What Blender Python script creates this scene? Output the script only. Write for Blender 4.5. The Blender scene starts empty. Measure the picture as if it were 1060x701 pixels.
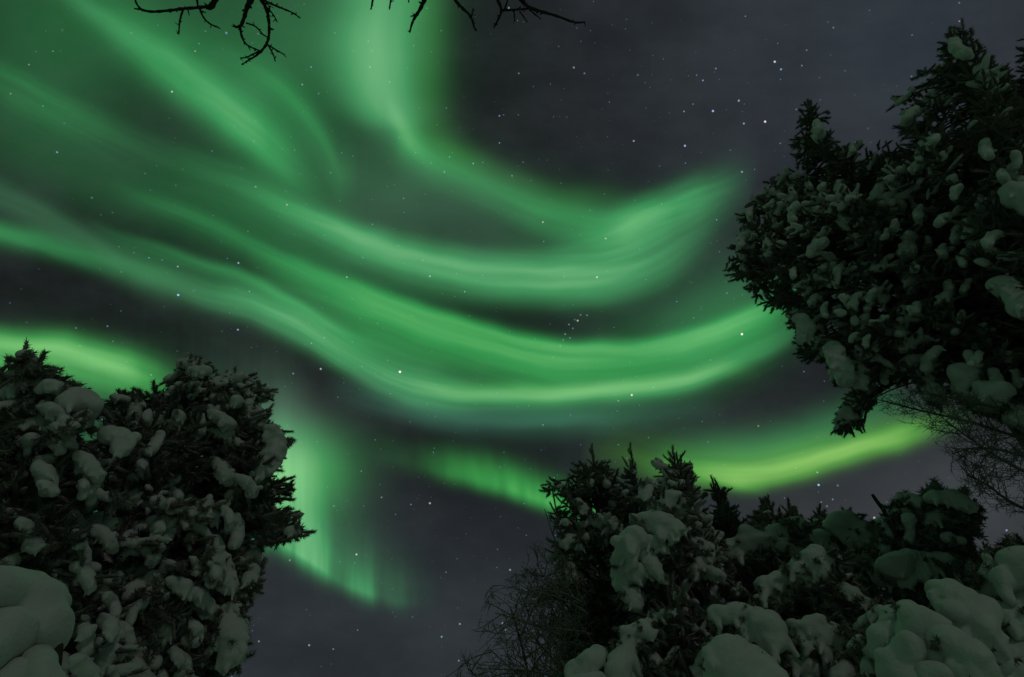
import bpy, math, random
import numpy as np
from mathutils import Vector

random.seed(7)
rng = np.random.default_rng(7)
C = bpy.context.scene.collection
scene = bpy.context.scene

# ---------------------------------------------------------------- camera
PITCH = math.radians(38.0)
CAM = np.array([0.0, 0.0, 1.6])
F = 530.0                                     # focal length in pixels of a 1060 wide frame (18 mm on 36 mm)
FW = np.array([0.0, math.cos(PITCH), math.sin(PITCH)])
UP = np.array([0.0, -math.sin(PITCH), math.cos(PITCH)])
RT = np.array([1.0, 0.0, 0.0])
cam_data = bpy.data.cameras.new('camera')
cam_data.lens = 18.0
cam_data.sensor_width = 36.0
cam_data.clip_start = 0.05
cam_data.clip_end = 3000.0
cam = bpy.data.objects.new('camera', cam_data)
C.objects.link(cam)
cam.location = CAM
cam.rotation_euler = (math.radians(90) + PITCH, 0, 0)
scene.camera = cam

scene.view_settings.view_transform = 'Standard'
scene.view_settings.look = 'None'
scene.view_settings.exposure = 0.0
scene.view_settings.gamma = 1.0
scene.view_settings.use_curve_mapping = False
scene.cycles.max_bounces = 3
scene.cycles.diffuse_bounces = 2
scene.cycles.caustics_reflective = False


def lin(r, g, b):
    return np.array([((c / 255.0) / 12.92 if c / 255.0 <= 0.04045 else ((c / 255.0 + 0.055) / 1.055) ** 2.4) for c in (r, g, b)])


# ---------------------------------------------------------------- night sky with aurora (world light)
world = bpy.data.worlds.new('World')
scene.world = world
world.use_nodes = True
NT = world.node_tree
NT.nodes.clear()
NL = NT.links


def _set(inp, v):
    if isinstance(v, bpy.types.NodeSocket):
        NL.new(v, inp)
    else:
        inp.default_value = v


def M(op, a, b=None, c=None, clamp=False):
    n = NT.nodes.new('ShaderNodeMath')
    n.operation = op
    n.use_clamp = clamp
    _set(n.inputs[0], a)
    if b is not None:
        _set(n.inputs[1], b)
    if c is not None:
        _set(n.inputs[2], c)
    return n.outputs[0]


def VM(op, a, b=None, s=None):
    n = NT.nodes.new('ShaderNodeVectorMath')
    n.operation = op
    _set(n.inputs[0], a)
    if b is not None:
        _set(n.inputs[1], b)
    if s is not None:
        _set(n.inputs['Scale'], s)
    return n.outputs['Value'] if op in ('DOT_PRODUCT', 'LENGTH', 'DISTANCE') else n.outputs['Vector']


def XYZ(x, y, z=0.0):
    n = NT.nodes.new('ShaderNodeCombineXYZ')
    _set(n.inputs[0], x); _set(n.inputs[1], y); _set(n.inputs[2], z)
    return n.outputs[0]


def NOISE(vec, scale=1.0, detail=2.0, rough=0.5):
    n = NT.nodes.new('ShaderNodeTexNoise')
    _set(n.inputs['Vector'], vec)
    n.inputs['Scale'].default_value = scale
    n.inputs['Detail'].default_value = detail
    n.inputs['Roughness'].default_value = rough
    return n.outputs['Fac']


def SMOOTH(x, a, b):
    n = NT.nodes.new('ShaderNodeMapRange')
    n.interpolation_type = 'SMOOTHSTEP'
    _set(n.inputs['Value'], x)
    n.inputs['From Min'].default_value = a
    n.inputs['From Max'].default_value = b
    return n.outputs['Result']


def CURVE(x, pts):
    """piecewise smooth function of x; points in units of 1/1060 of the sky chart"""
    n = NT.nodes.new('ShaderNodeFloatCurve')
    pts = sorted(pts)
    mr = NT.nodes.new('ShaderNodeMapRange')
    _set(mr.inputs['Value'], x)
    mr.inputs['From Min'].default_value = pts[0][0]
    mr.inputs['From Max'].default_value = pts[-1][0]
    _set(n.inputs['Value'], mr.outputs[0])
    cm = n.mapping
    cm.use_clip = False
    cv = cm.curves[0]
    while len(cv.points) < len(pts):
        cv.points.new(0.5, 0.5)
    for p, (a, b) in zip(cv.points, pts):
        p.location = ((a - pts[0][0]) / (pts[-1][0] - pts[0][0]), b)
        p.handle_type = 'AUTO_CLAMPED'
    cm.extend = 'HORIZONTAL'
    cm.update()
    return n.outputs[0]


tc = NT.nodes.new('ShaderNodeTexCoord').outputs['Generated']
dirn = VM('NORMALIZE', tc)
# a flat star chart of the northern sky, touching the sphere 38 degrees up in the north
cw = VM('DOT_PRODUCT', dirn, tuple(FW))
cwc = M('MAXIMUM', cw, 0.12)
front = SMOOTH(cw, 0.12, 0.45)
U0 = M('MULTIPLY_ADD', M('DIVIDE', VM('DOT_PRODUCT', dirn, tuple(RT)), cwc), F / 1060, 0.5)
V0 = M('MULTIPLY_ADD', M('DIVIDE', VM('DOT_PRODUCT', dirn, tuple(UP)), cwc), -F / 1060, 350.5 / 1060)
chart = XYZ(U0, V0)
wob = NOISE(chart, 5.0, 1.5)
wob2 = NOISE(VM('ADD', chart, (3.7, 1.2, 0)), 5.0, 1.5)
wob3 = NOISE(VM('ADD', chart, (9.1, 4.2, 0)), 17.0, 1.0)
U = M('MULTIPLY_ADD', M('SUBTRACT', wob, 0.5), 0.022, U0)
V = M('MULTIPLY_ADD', M('SUBTRACT', wob2, 0.5), 0.022, M('MULTIPLY_ADD', M('SUBTRACT', wob3, 0.5), 0.008, V0))

sky = None


def add(col_vec):
    global sky
    sky = col_vec if sky is None else VM('ADD', sky, col_vec)


def band(path, inten, wu, wd, col, along='u', streak=0.25, sx=3.0, sy=26.0, pw=2.0):
    """one auroral ribbon: path (x,y) px; inten (x,i); soft on the far side (wu) and near side (wd), px or [(x,w)]"""
    a, b = (U, V) if along == 'u' else (V, U)
    k = 1 / 1060
    p = CURVE(a, [(x * k, y * k) for x, y in path])
    s = M('SUBTRACT', b, p)
    neg = M('LESS_THAN', s, 0.0)
    def w(v):
        return CURVE(a, [(x * k, y * k) for x, y in v]) if isinstance(v, list) else v * k
    wwu, wwd = w(wu), w(wd)
    if isinstance(wu, list) or isinstance(wd, list):
        inv = M('ADD', M('MULTIPLY', neg, wwu), M('MULTIPLY', M('SUBTRACT', 1.0, neg), wwd))
    else:
        inv = M('MULTIPLY_ADD', neg, wwu - wwd, wwd)
    t = M('ABSOLUTE', M('DIVIDE', s, inv))
    g = M('EXPONENT', M('MULTIPLY', M('POWER', t, pw), -1.0))
    g = M('MULTIPLY', g, CURVE(a, [(x * k, i) for x, i in inten]))
    if streak:
        nz = NOISE(XYZ(M('MULTIPLY', a, sx * 1.3), M('MULTIPLY', s, sy * 1.5), len(NT.nodes) * 0.37), 1.0, 2.0, .62)
        g = M('MULTIPLY', g, M('MAXIMUM', M('MULTIPLY_ADD', M('SUBTRACT', nz, 0.5), streak * 5.0, 1.0), 0.15))
    add(VM('SCALE', tuple(col), s=g))


def blob(cx, cy, rx, ry, ang, col, src=None):
    """a soft patch of glow (px), elongated along ang degrees (clockwise in the chart)"""
    k = 1 / 1060
    ca, sa = math.cos(math.radians(ang)), math.sin(math.radians(ang))
    dx, dy = M('SUBTRACT', U, cx * k), M('SUBTRACT', V, cy * k)
    q = M('ADD', M('MULTIPLY', dx, ca), M('MULTIPLY', dy, sa))
    r = M('SUBTRACT', M('MULTIPLY', dy, ca), M('MULTIPLY', dx, sa))
    q, r = M('DIVIDE', q, rx * k), M('DIVIDE', r, ry * k)
    g = M('EXPONENT', M('MULTIPLY', M('ADD', M('MULTIPLY', q, q), M('MULTIPLY', r, r)), -1.0))
    add(VM('SCALE', tuple(col), s=g))


# airglow and thin high cloud: bluish grey, a little lighter to the east
nish = NT.nodes.new('ShaderNodeTexSky')
nish.sky_type = 'NISHITA'
nish.sun_disc = False
nish.sun_elevation = math.radians(38)
nish.sun_rotation = math.radians(200)
add(VM('SCALE', nish.outputs[0], s=0.0001))
add(tuple(lin(23, 25, 26)))
blob(930, 30, 300, 260, 20, lin(43, 48, 55) - lin(20, 20, 20))
blob(250, 720, 420, 190, 0, lin(33, 36, 39) - lin(18, 18, 18))
blob(560, 620, 320, 140, 0, lin(28, 31, 35) - lin(16, 16, 16))
blob(990, 520, 200, 80, -8, lin(54, 57, 60) - lin(18, 18, 18))
cl = NOISE(VM('MULTIPLY', XYZ(U0, V0), (2.6, 4.0, 1)), 1.9, 5.0, .6)
add(VM('SCALE', tuple(lin(36, 41, 42) * 0.6), s=SMOOTH(cl, 0.35, 0.70)))
G = np.array([0.050, 0.45, 0.125])           # oxygen green, a little blue from the long exposure
GY = np.array([0.085, 0.42, 0.050])          # lower, yellower hem
GW = np.array([0.105, 0.41, 0.18])          # pale upper veil
DG = np.array([0.020, 0.16, 0.022])          # deep green fringe

# diffuse veil over the western sky
blob(35, 80, 95, 90, 20, G * 0.13)
blob(170, 0, 190, 60, 10, G * 0.13)
blob(320, 70, 90, 120, 30, G * 0.19)
blob(100, 195, 150, 34, 25, G * 0.06)
blob(280, 245, 210, 36, 24, G * 0.13)
blob(470, 215, 220, 50, 12, GW * 0.12)
blob(410, 190, 60, 50, 0, GW * 0.09)
blob(690, 345, 130, 30, -14, G * 0.10)
blob(380, 325, 130, 36, 30, G * 0.14)
blob(750, 325, 80, 42, -28, G * 0.20)
blob(80, 40, 160, 70, 25, G * 0.06)
# streak through the upper left
band([(60, -20), (130, 40), (200, 92), (250, 130), (300, 172), (360, 215)], [(40, .0), (120, .22), (190, .50), (250, .66), (280, .50), (330, .10), (380, 0)], 36, 25, G, streak=.16)
band([(150, 20), (250, 70), (320, 130), (350, 180)], [(130, .0), (230, .10), (310, .26), (335, .20), (370, 0)], 24, 22, G)
band([(-40, 60), (60, 105), (150, 150), (240, 182), (330, 205)], [(-40, .10), (60, .16), (150, .07), (240, .10), (330, 0)], 13, 26, G, streak=.4, sx=4, sy=50)
band([(40, -30), (110, 20), (180, 58), (240, 92)], [(40, .0), (110, .14), (180, .12), (250, 0)], 10, 16, GW, streak=.4, sx=4, sy=50)
band([(120, 190), (200, 225), (280, 262), (360, 300)], [(110, 0), (180, .12), (280, .16), (370, 0)], 8, 16, G, streak=.4, sx=4, sy=60)
band([(240, 195), (300, 215), (370, 236), (450, 250)], [(240, 0), (300, .16), (380, .12), (460, 0)], 7, 14, G, streak=.4, sx=4, sy=60)
# the tall curtain that drops from the zenith and turns east
band([(-60, 408), (0, 402), (50, 396), (90, 398), (125, 408), (155, 424), (190, 450)], [(-60, .64), (0, .70), (60, .88), (105, .90), (140, .34), (170, .15), (205, 0)], [(-60, 50), (60, 42), (110, 36), (150, 26)], [(-60, 34), (60, 32), (110, 26), (150, 16)], GW * .6 + G * .4, along='v', streak=.15, sx=1.5, sy=14)
band([(-60, 440), (0, 440), (60, 440), (110, 440), (150, 460), (190, 500)], [(-60, .45), (60, .5), (110, .5), (140, .35), (180, 0)], 18, 22, DG, along='v', streak=0)
band([(400, 120), (440, 158), (480, 182), (530, 204), (580, 219), (630, 228), (680, 222)], [(395, 0), (430, .30), (500, .26), (570, .36), (630, .36), (670, .2), (700, 0)], 15, 25, G)
band([(430, 140), (480, 165), (530, 185), (600, 205), (660, 205)], [(405, 0), (435, .45), (520, .35), (600, .3), (660, .0)], 14, 20, DG, streak=0)
band([(560, 254), (610, 242), (660, 226), (710, 206), (760, 184), (800, 165)], [(560, 0), (620, .20), (670, .46), (710, .44), (740, .24), (765, .07), (785, 0)], 16, 26, G, sx=5, sy=40, streak=.3)
# upper arc
band([(190, 165), (260, 200), (330, 232), (400, 258), (470, 276), (540, 286), (600, 285), (660, 272), (710, 246), (760, 206)], [(180, 0), (240, .10), (320, .40), (390, .70), (450, .80), (560, .86), (620, .82), (680, .54), (725, .26), (760, .06), (780, 0)], [(200, 20), (400, 16), (560, 24), (700, 34)], [(200, 24), (400, 20), (560, 23), (700, 28)], GW * .4 + G * .6, sy=34)
band([(400, 290), (500, 308), (600, 312), (680, 292), (740, 250)], [(380, 0), (460, .07), (580, .14), (680, .12), (740, 0)], 12, 12, G, streak=0)
# lower arc: broad glow above, bright hem below
band([(250, 262), (330, 284), (400, 309), (450, 328), (500, 346), (560, 362), (620, 366), (700, 354), (760, 334), (820, 304)], [(250, 0), (330, .28), (430, .64), (560, .74), (680, .64), (770, .52), (812, .22), (840, 0)], 9, 44, G * np.array([.8, 1, .75]), sy=34)
band([(-40, 232), (0, 241), (60, 259), (110, 276), (170, 290)], [(-40, .4), (0, .42), (70, .32), (120, .18), (190, 0)], 13, 12, G, sx=6)
band([(-40, 180), (30, 215), (90, 250), (150, 285), (220, 318)], [(-40, .15), (40, .18), (120, .20), (220, 0)], 15, 20, GW)
band([(90, 232), (140, 253), (190, 271), (250, 290), (300, 312), (350, 338), (410, 362), (480, 385)], [(90, 0), (140, .22), (200, .33), (260, .36), (320, .32), (400, .20), (490, 0)], 7, 22, G, streak=.35)
band([(150, 290), (210, 312), (260, 322), (310, 340), (360, 368), (400, 392), (450, 406), (520, 412), (600, 411), (670, 405), (730, 392), (780, 370), (825, 342)], [(130, 0), (200, .28), (260, .50), (320, .60), (380, .64), (430, .72), (500, .60), (620, .52), (700, .46), (760, .32), (810, .15), (850, 0)], [(150, 13), (330, 22), (430, 19), (520, 11), (700, 13)], [(150, 13), (330, 15), (430, 15), (540, 9), (700, 10)], GW * .5 + G * .5, sy=40, streak=.32)
band([(430, 400), (520, 408), (600, 408), (680, 400), (750, 384)], [(420, 0), (480, .22), (620, .28), (720, .24), (790, 0)], 9, 8, GY, streak=0)
# thin grey cloud beneath the lower arc
band([(330, 392), (420, 420), (520, 434), (620, 434), (720, 424)], [(330, 0), (430, .5), (560, .62), (650, .35), (760, 0)], 14, 14, lin(66, 112, 94) - lin(36, 38, 38))
# lowest ribbon in the west
band([(-60, 345), (0, 354), (60, 362), (110, 376), (160, 394), (220, 418), (280, 440)], [(-60, .7), (0, .92), (60, 1.0), (110, .98), (150, .55), (200, .12), (270, .04), (330, 0)], [(-60, 12), (60, 14), (160, 20)], [(-60, 24), (60, 30), (160, 28)], GY * .45 + G * .6)
# curtain foot in the west
band([(240, 545), (290, 562), (320, 578), (350, 598), (380, 612), (410, 622)], [(240, .4), (290, .70), (318, .76), (338, .62), (354, .26), (374, .54), (394, .26), (425, .07), (455, 0)], [(240, 90), (310, 74), (350, 36), (380, 30), (410, 30)], 9, GW * .2 + G * .8, streak=.46, sx=42, sy=3, pw=1.5)
band([(540, 326), (480, 312), (440, 296), (610, 384)], [(420, 0), (470, .18), (540, .16), (590, .10), (620, 0)], 24, 50, G * .5 + GW * .3, along='v', streak=.2, sx=3, sy=30)
blob(300, 492, 40, 52, 75, G * .62 + GY * .22)
blob(292, 440, 46, 34, 60, np.array([.045, .065, .055]))
# low patches in the north and the yellow-green bank in the north-east
band([(380, 470), (440, 482), (490, 492), (540, 505), (590, 522), (640, 540)], [(370, 0), (430, .12), (480, .50), (530, .76), (580, .66), (640, .3), (690, 0)], 20, 10, G * np.array([.9, 1, .6]), streak=.3, sx=26, sy=6)
band([(640, 470), (690, 484), (730, 492), (770, 493), (820, 484), (880, 468), (940, 450), (1000, 430)], [(600, 0), (690, .30), (740, .55), (790, .92), (850, 1.0), (910, .88), (945, .55), (975, .2), (1010, 0)], [(640, 24), (740, 24), (820, 21), (940, 15)], [(640, 16), (740, 13), (820, 13), (940, 12)], GY * np.array([1.2, .92, .5]) + G * .12, sy=30)
band([(700, 470), (780, 464), (860, 444), (920, 424)], [(660, 0), (740, .20), (820, .26), (900, .2), (960, 0)], 22, 22, G, streak=0)
band([(690, 480), (730, 494), (760, 503), (780, 508)], [(680, 0), (720, .25), (755, .4), (775, .25), (795, 0)], 14, 6, GY, streak=0)

# stars
def stars(lst):
    acc = None
    for x, y, b, t in lst:
        d = VM('DISTANCE', chart, (x / 1060, y / 1060, 0))
        r = (1.0 + 0.55 * b) / 1060
        g = M('MULTIPLY_ADD', d, -1.0 / r, 1.0, clamp=True)
        tint = {'w': (1, 1, 1), 'b': (.55, .8, 1.25), 'y': (1.1, 1.0, .8)}[t]
        v = VM('SCALE', tuple(np.array(tint) * (0.14 + 1.25 * b * b)), s=g)
        acc = v if acc is None else VM('ADD', acc, v)
    return acc


STARS = [(802, 64, .8, 'w'), (738, 115, .8, 'b'), (770, 128, .5, 'w'), (792, 126, .9, 'w'), (709, 151, .75, 'b'), (656, 146, .5, 'w'),
         (594, 70, .45, 'w'), (605, 76, .35, 'b'), (517, 120, .4, 'b'), (537, 76, .25, 'w'), (741, 71, .4, 'b'), (835, 52, .25, 'w'),
         (178, 95, .6, 'w'), (30, 67, .35, 'w'), (11, 97, .3, 'w'), (202, 53, .35, 'w'), (414, 385, 1., 'w'), (768, 346, .95, 'w'),
         (654, 409, .75, 'w'), (332, 382, .6, 'w'), (598, 332, .6, 'w'), (585, 346, .4, 'b'), (618, 287, .6, 'w'), (627, 247, .45, 'w'),
         (445, 521, .6, 'w'), (369, 574, .65, 'w'), (320, 668, .6, 'b'), (268, 664, .4, 'w'), (300, 580, .35, 'w'), (445, 286, .45, 'w'),
         (297, 212, .4, 'w'), (359, 287, .4, 'w'), (184, 276, .45, 'w'), (562, 230, .5, 'w'), (460, 178, .3, 'w'), (530, 182, .35, 'b'),
         (768, 178, .55, 'b'), (850, 520, .35, 'b'), (862, 517, .4, 'b'), (856, 524, .3, 'w'), (785, 441, .35, 'w'), (395, 515, .3, 'w'),
         (528, 590, .55, 'b'), (476, 646, .55, 'b'), (520, 645, .6, 'b'), (523, 652, .45, 'b'), (905, 536, .7, 'w'), (1042, 549, .6, 'b'),
         (993, 22, .35, 'w'), (830, 68, .3, 'w'), (650, 520, .2, 'w'), (562, 440, .35, 'b'), (345, 672, .3, 'w'), (640, 415, .3, 'w'), (993, 3, .35, 'b'), (589, 336, .35, 'b'), (593, 340, .3, 'b'), (590, 350, .3, 'b'), (583, 352, .25, 'b'), (601, 326, .25, 'w'), (580, 358, .25, 'b'), (595, 331, .2, 'b')]
add(stars(STARS))
for sc_, th, br in ((26.0, 0.055, 0.42), (44.0, 0.072, 0.26), (75.0, 0.10, 0.16)):
    vo = NT.nodes.new('ShaderNodeTexVoronoi')
    vo.feature = 'F1'
    vo.inputs['Scale'].default_value = sc_
    NL.new(dirn, vo.inputs['Vector'])
    sp = M('MULTIPLY_ADD', vo.outputs['Distance'], -1.0 / th, 1.0, clamp=True)
    sp = M('MULTIPLY', sp, M('POWER', VM('DOT_PRODUCT', vo.outputs['Color'], (.6, .4, 0)), 3.5))
    tint = VM('ADD', VM('MULTIPLY', vo.outputs['Color'], (-.9, -.1, 1.1)), (1.3, 1.05, .8))
    add(VM('SCALE', tint, s=M('MULTIPLY', sp, br * 3)))

ambient = np.array([0.013, 0.031, 0.019])     # the rest of the sky, behind the viewer, with its own weaker glow
fin = VM('ADD', VM('SCALE', sky, s=front), VM('SCALE', tuple(ambient), s=M('SUBTRACT', 1.0, front)))
fin = VM('MAXIMUM', fin, (0, 0, 0))
# where the green line is strongest the red and blue lines show too
sep = NT.nodes.new('ShaderNodeSeparateXYZ')
NL.new(fin, sep.inputs[0])
hot = M('MAXIMUM', M('SUBTRACT', sep.outputs[1], 0.30), 0.0)
fin = VM('ADD', fin, VM('SCALE', (0.36, -0.04, 0.16), s=hot))
bg = NT.nodes.new('ShaderNodeBackground')
NL.new(fin, bg.inputs['Color'])
bg.inputs['Strength'].default_value = 1.0
wo = NT.nodes.new('ShaderNodeOutputWorld')
NL.new(bg.outputs[0], wo.inputs[0])
world.cycles.sampling_method = 'MANUAL'
world.cycles.sample_map_resolution = 512

# weak fill lamp added behind the viewer to brighten and model the snow
sd = bpy.data.lights.new('fill_sun', 'SUN')
sd.energy = 0.085
sd.angle = math.radians(5)
sd.color = (1.0, 0.97, 0.90)
fill_sun = bpy.data.objects.new('fill_sun', sd)
C.objects.link(fill_sun)
fill_sun.rotation_euler = (math.radians(50), 0, math.radians(30))


# ---------------------------------------------------------------- materials
def material(name, build):
    m = bpy.data.materials.new(name)
    m.use_nodes = True
    nt = m.node_tree
    b = nt.nodes['Principled BSDF']
    build(nt, b)
    return m


def m_snow(nt, b):
    tex = nt.nodes.new('ShaderNodeTexCoord')
    n = nt.nodes.new('ShaderNodeTexNoise'); n.inputs['Scale'].default_value = 9; n.inputs['Detail'].default_value = 6
    n2 = nt.nodes.new('ShaderNodeTexNoise'); n2.inputs['Scale'].default_value = 90; n2.inputs['Detail'].default_value = 3
    nt.links.new(tex.outputs['Object'], n.inputs['Vector']); nt.links.new(tex.outputs['Object'], n2.inputs['Vector'])
    r = nt.nodes.new('ShaderNodeValToRGB')
    r.color_ramp.elements[0].color = (.70, .71, .70, 1); r.color_ramp.elements[1].color = (.84, .85, .83, 1)
    r.color_ramp.elements[0].position = .3; r.color_ramp.elements[1].position = .7
    nt.links.new(n.outputs['Fac'], r.inputs['Fac'])
    nt.links.new(r.outputs['Color'], b.inputs['Base Color'])
    b.inputs['Roughness'].default_value = .8
    b.inputs['Specular IOR Level'].default_value = .2
    bp = nt.nodes.new('ShaderNodeBump'); bp.inputs['Strength'].default_value = .4; bp.inputs['Distance'].default_value = .012
    mx = nt.nodes.new('ShaderNodeMath'); mx.operation = 'ADD'
    nt.links.new(n.outputs['Fac'], mx.inputs[0]); nt.links.new(n2.outputs['Fac'], mx.inputs[1])
    nt.links.new(mx.outputs[0], bp.inputs['Height']); nt.links.new(bp.outputs[0], b.inputs['Normal'])


def noisy(c0, c1, scale, rough=.9):
    def f(nt, b):
        tex = nt.nodes.new('ShaderNodeTexCoord')
        n = nt.nodes.new('ShaderNodeTexNoise'); n.inputs['Scale'].default_value = scale; n.inputs['Detail'].default_value = 4
        nt.links.new(tex.outputs['Object'], n.inputs['Vector'])
        r = nt.nodes.new('ShaderNodeValToRGB')
        r.color_ramp.elements[0].color = (*c0, 1); r.color_ramp.elements[1].color = (*c1, 1)
        r.color_ramp.elements[0].position = .35; r.color_ramp.elements[1].position = .65
        nt.links.new(n.outputs['Fac'], r.inputs['Fac']); nt.links.new(r.outputs['Color'], b.inputs['Base Color'])
        b.inputs['Roughness'].default_value = rough; b.inputs['Specular IOR Level'].default_value = .15
    return f


def frosted(frost, lo=0.0, rime=.3):
    """dark needles with rime on the faces that point up"""
    def f(nt, b):
        noisy((.080, .068, .050), (.13, .11, .085), 6.0)(nt, b)
        src = b.inputs['Base Color'].links[0].from_socket
        g = nt.nodes.new('ShaderNodeNewGeometry'); sx = nt.nodes.new('ShaderNodeSeparateXYZ')
        nt.links.new(g.outputs['Normal'], sx.inputs[0])
        mr = nt.nodes.new('ShaderNodeMapRange'); mr.inputs['From Min'].default_value = lo; mr.inputs['From Max'].default_value = .8
        mr.inputs['To Max'].default_value = frost
        nt.links.new(sx.outputs['Z'], mr.inputs['Value'])
        mix = nt.nodes.new('ShaderNodeMix'); mix.data_type = 'RGBA'
        tx = nt.nodes.new('ShaderNodeTexCoord'); pn = nt.nodes.new('ShaderNodeTexNoise')
        pn.inputs['Scale'].default_value = 3.5; pn.inputs['Detail'].default_value = 3
        nt.links.new(tx.outputs['Object'], pn.inputs['Vector'])
        pm = nt.nodes.new('ShaderNodeMapRange'); pm.inputs['From Min'].default_value = .42; pm.inputs['From Max'].default_value = .62
        pm.inputs['To Min'].default_value = rime * .25; pm.inputs['To Max'].default_value = rime
        nt.links.new(pn.outputs['Fac'], pm.inputs['Value'])
        mxx = nt.nodes.new('ShaderNodeMath'); mxx.operation = 'MAXIMUM'
        nt.links.new(mr.outputs[0], mxx.inputs[0]); nt.links.new(pm.outputs[0], mxx.inputs[1])
        nt.links.new(mxx.outputs[0], mix.inputs['Factor']); nt.links.new(src, mix.inputs['A']); mix.inputs['B'].default_value = (.72, .73, .71, 1)
        nt.links.new(mix.outputs['Result'], b.inputs['Base Color'])
    return f


SNOW = material('snow', m_snow)
NEEDLE = material('needles_frosted', frosted(.5, -.2, .30))
NEEDLE_DARK = material('needles', frosted(.40, -.2, .24))
BARK = material('bark', noisy((.045, .035, .028), (.11, .09, .07), 14))
TWIG_FROST = material('rimed_twigs', frosted(.5, -.3))
TWIG = material('twig_bark', noisy((.035, .028, .024), (.07, .055, .045), 20))


# ---------------------------------------------------------------- helpers
def W(px, py, r):
    """the point at horizontal range r (m) from the viewer seen in direction (px, py) of the survey photo"""
    d = FW + RT * (px - 530) / F + UP * (350.5 - py) / F
    return CAM + d * (r / math.hypot(d[0], d[1]))


def WS(px, py, s):
    d = FW + RT * (px - 530) / F + UP * (350.5 - py) / F
    return CAM + d / np.linalg.norm(d) * s


def project(P):
    q = np.asarray(P) - CAM
    w = q @ FW
    w = np.where(w > .05, w, .05)
    return 530 + F * (q @ RT) / w, 350.5 - F * (q @ UP) / w


class Soup:
    def __init__(s):
        s.v, s.f, s.n = [], [], 0

    def add(s, v, f):
        s.v.append(np.asarray(v, dtype=np.float64)); s.f.append([tuple(i + s.n for i in q) for q in f]); s.n += len(v)

    def add_tris(s, v, f):
        s.v.append(np.asarray(v, dtype=np.float64)); s.f.append(np.asarray(f) + s.n); s.n += len(v)

    def build(s, name, mat, parent=None, smooth=False, origin=None):
        me = bpy.data.meshes.new(name)
        if s.n:
            V_ = np.concatenate(s.v)
            if origin is not None:
                V_ = V_ - np.asarray(origin)
            tri = [f for f in s.f if isinstance(f, np.ndarray)]
            pol = [q for f in s.f if not isinstance(f, np.ndarray) for q in f]
            loops = np.concatenate([t.ravel() for t in tri] + [np.array([i for q in pol for i in q], dtype=np.int64)]).astype(np.int32)
            sizes = np.concatenate([np.full(sum(len(t) for t in tri), 3), np.array([len(q) for q in pol], dtype=np.int64)]).astype(np.int32)
            starts = np.concatenate([[0], np.cumsum(sizes)[:-1]]).astype(np.int32)
            me.vertices.add(len(V_)); me.vertices.foreach_set('co', V_.astype(np.float32).ravel())
            me.loops.add(len(loops)); me.loops.foreach_set('vertex_index', loops)
            me.polygons.add(len(sizes)); me.polygons.foreach_set('loop_start', starts)
            if smooth:
                me.polygons.foreach_set('use_smooth', np.ones(len(sizes), dtype=bool))
            me.update(calc_edges=True); me.validate()
        me.materials.append(mat)
        o = bpy.data.objects.new(name, me)
        C.objects.link(o)
        if parent is not None:
            o.parent = parent
        return o


def thing(name, label, cat, loc, group=None):
    o = bpy.data.objects.new(name, None)
    C.objects.link(o)
    o.empty_display_size = .2
    o.location = loc
    o['label'] = label
    o['category'] = cat
    if group:
        o['group'] = group
    return o


def tube(sp, pts, r0, r1, sides=6, rad=None):
    pts = np.asarray(pts, dtype=float)
    n = len(pts)
    t = np.gradient(pts, axis=0)
    t /= np.linalg.norm(t, axis=1)[:, None] + 1e-9
    ref = np.array([0, 0, 1.0]) if abs(t[0][2]) < .9 else np.array([1.0, 0, 0])
    vs = []
    for i in range(n):
        a = np.cross(t[i], ref); a /= np.linalg.norm(a) + 1e-9
        b = np.cross(a, t[i]); ref = b
        rr = rad[i] if rad is not None else r0 + (r1 - r0) * i / (n - 1)
        for k in range(sides):
            th = 2 * math.pi * k / sides
            vs.append(pts[i] + rr * (math.cos(th) * a + math.sin(th) * b))
    fs = [(i * sides + k, i * sides + (k + 1) % sides, (i + 1) * sides + (k + 1) % sides, (i + 1) * sides + k) for i in range(n - 1) for k in range(sides)]
    fs += [tuple(range(sides))[::-1], tuple((n - 1) * sides + k for k in range(sides))]
    sp.add(vs, fs)


def smooth_path(pts, n=3):
    pts = np.asarray(pts, dtype=float)
    for _ in range(n):
        q = [pts[0]]
        for a, b in zip(pts[:-1], pts[1:]):
            q += [a * .75 + b * .25, a * .25 + b * .75]
        q.append(pts[-1])
        pts = np.array(q)
    return pts


def ico(sub):
    import bmesh
    bm = bmesh.new()
    bmesh.ops.create_icosphere(bm, subdivisions=sub, radius=1.0)
    v = np.array([x.co[:] for x in bm.verts]); f = np.array([[x.index for x in q.verts] for q in bm.faces])
    bm.free()
    return v, f


ICO1, ICO2, ICO3 = ico(1), ico(2), ico(3)


def lump(seed, base=ICO2, amp=.22):
    r = np.random.default_rng(seed)
    v, f = base
    v = v.copy()
    d = np.zeros(len(v))
    for _ in range(5):
        k = r.normal(size=3) * 2.0
        d += np.sin(v @ k + r.uniform(0, 6.28)) * amp / 3
    return v * (1 + d)[:, None], f


LUMPS = [lump(i) for i in range(8)]


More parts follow.
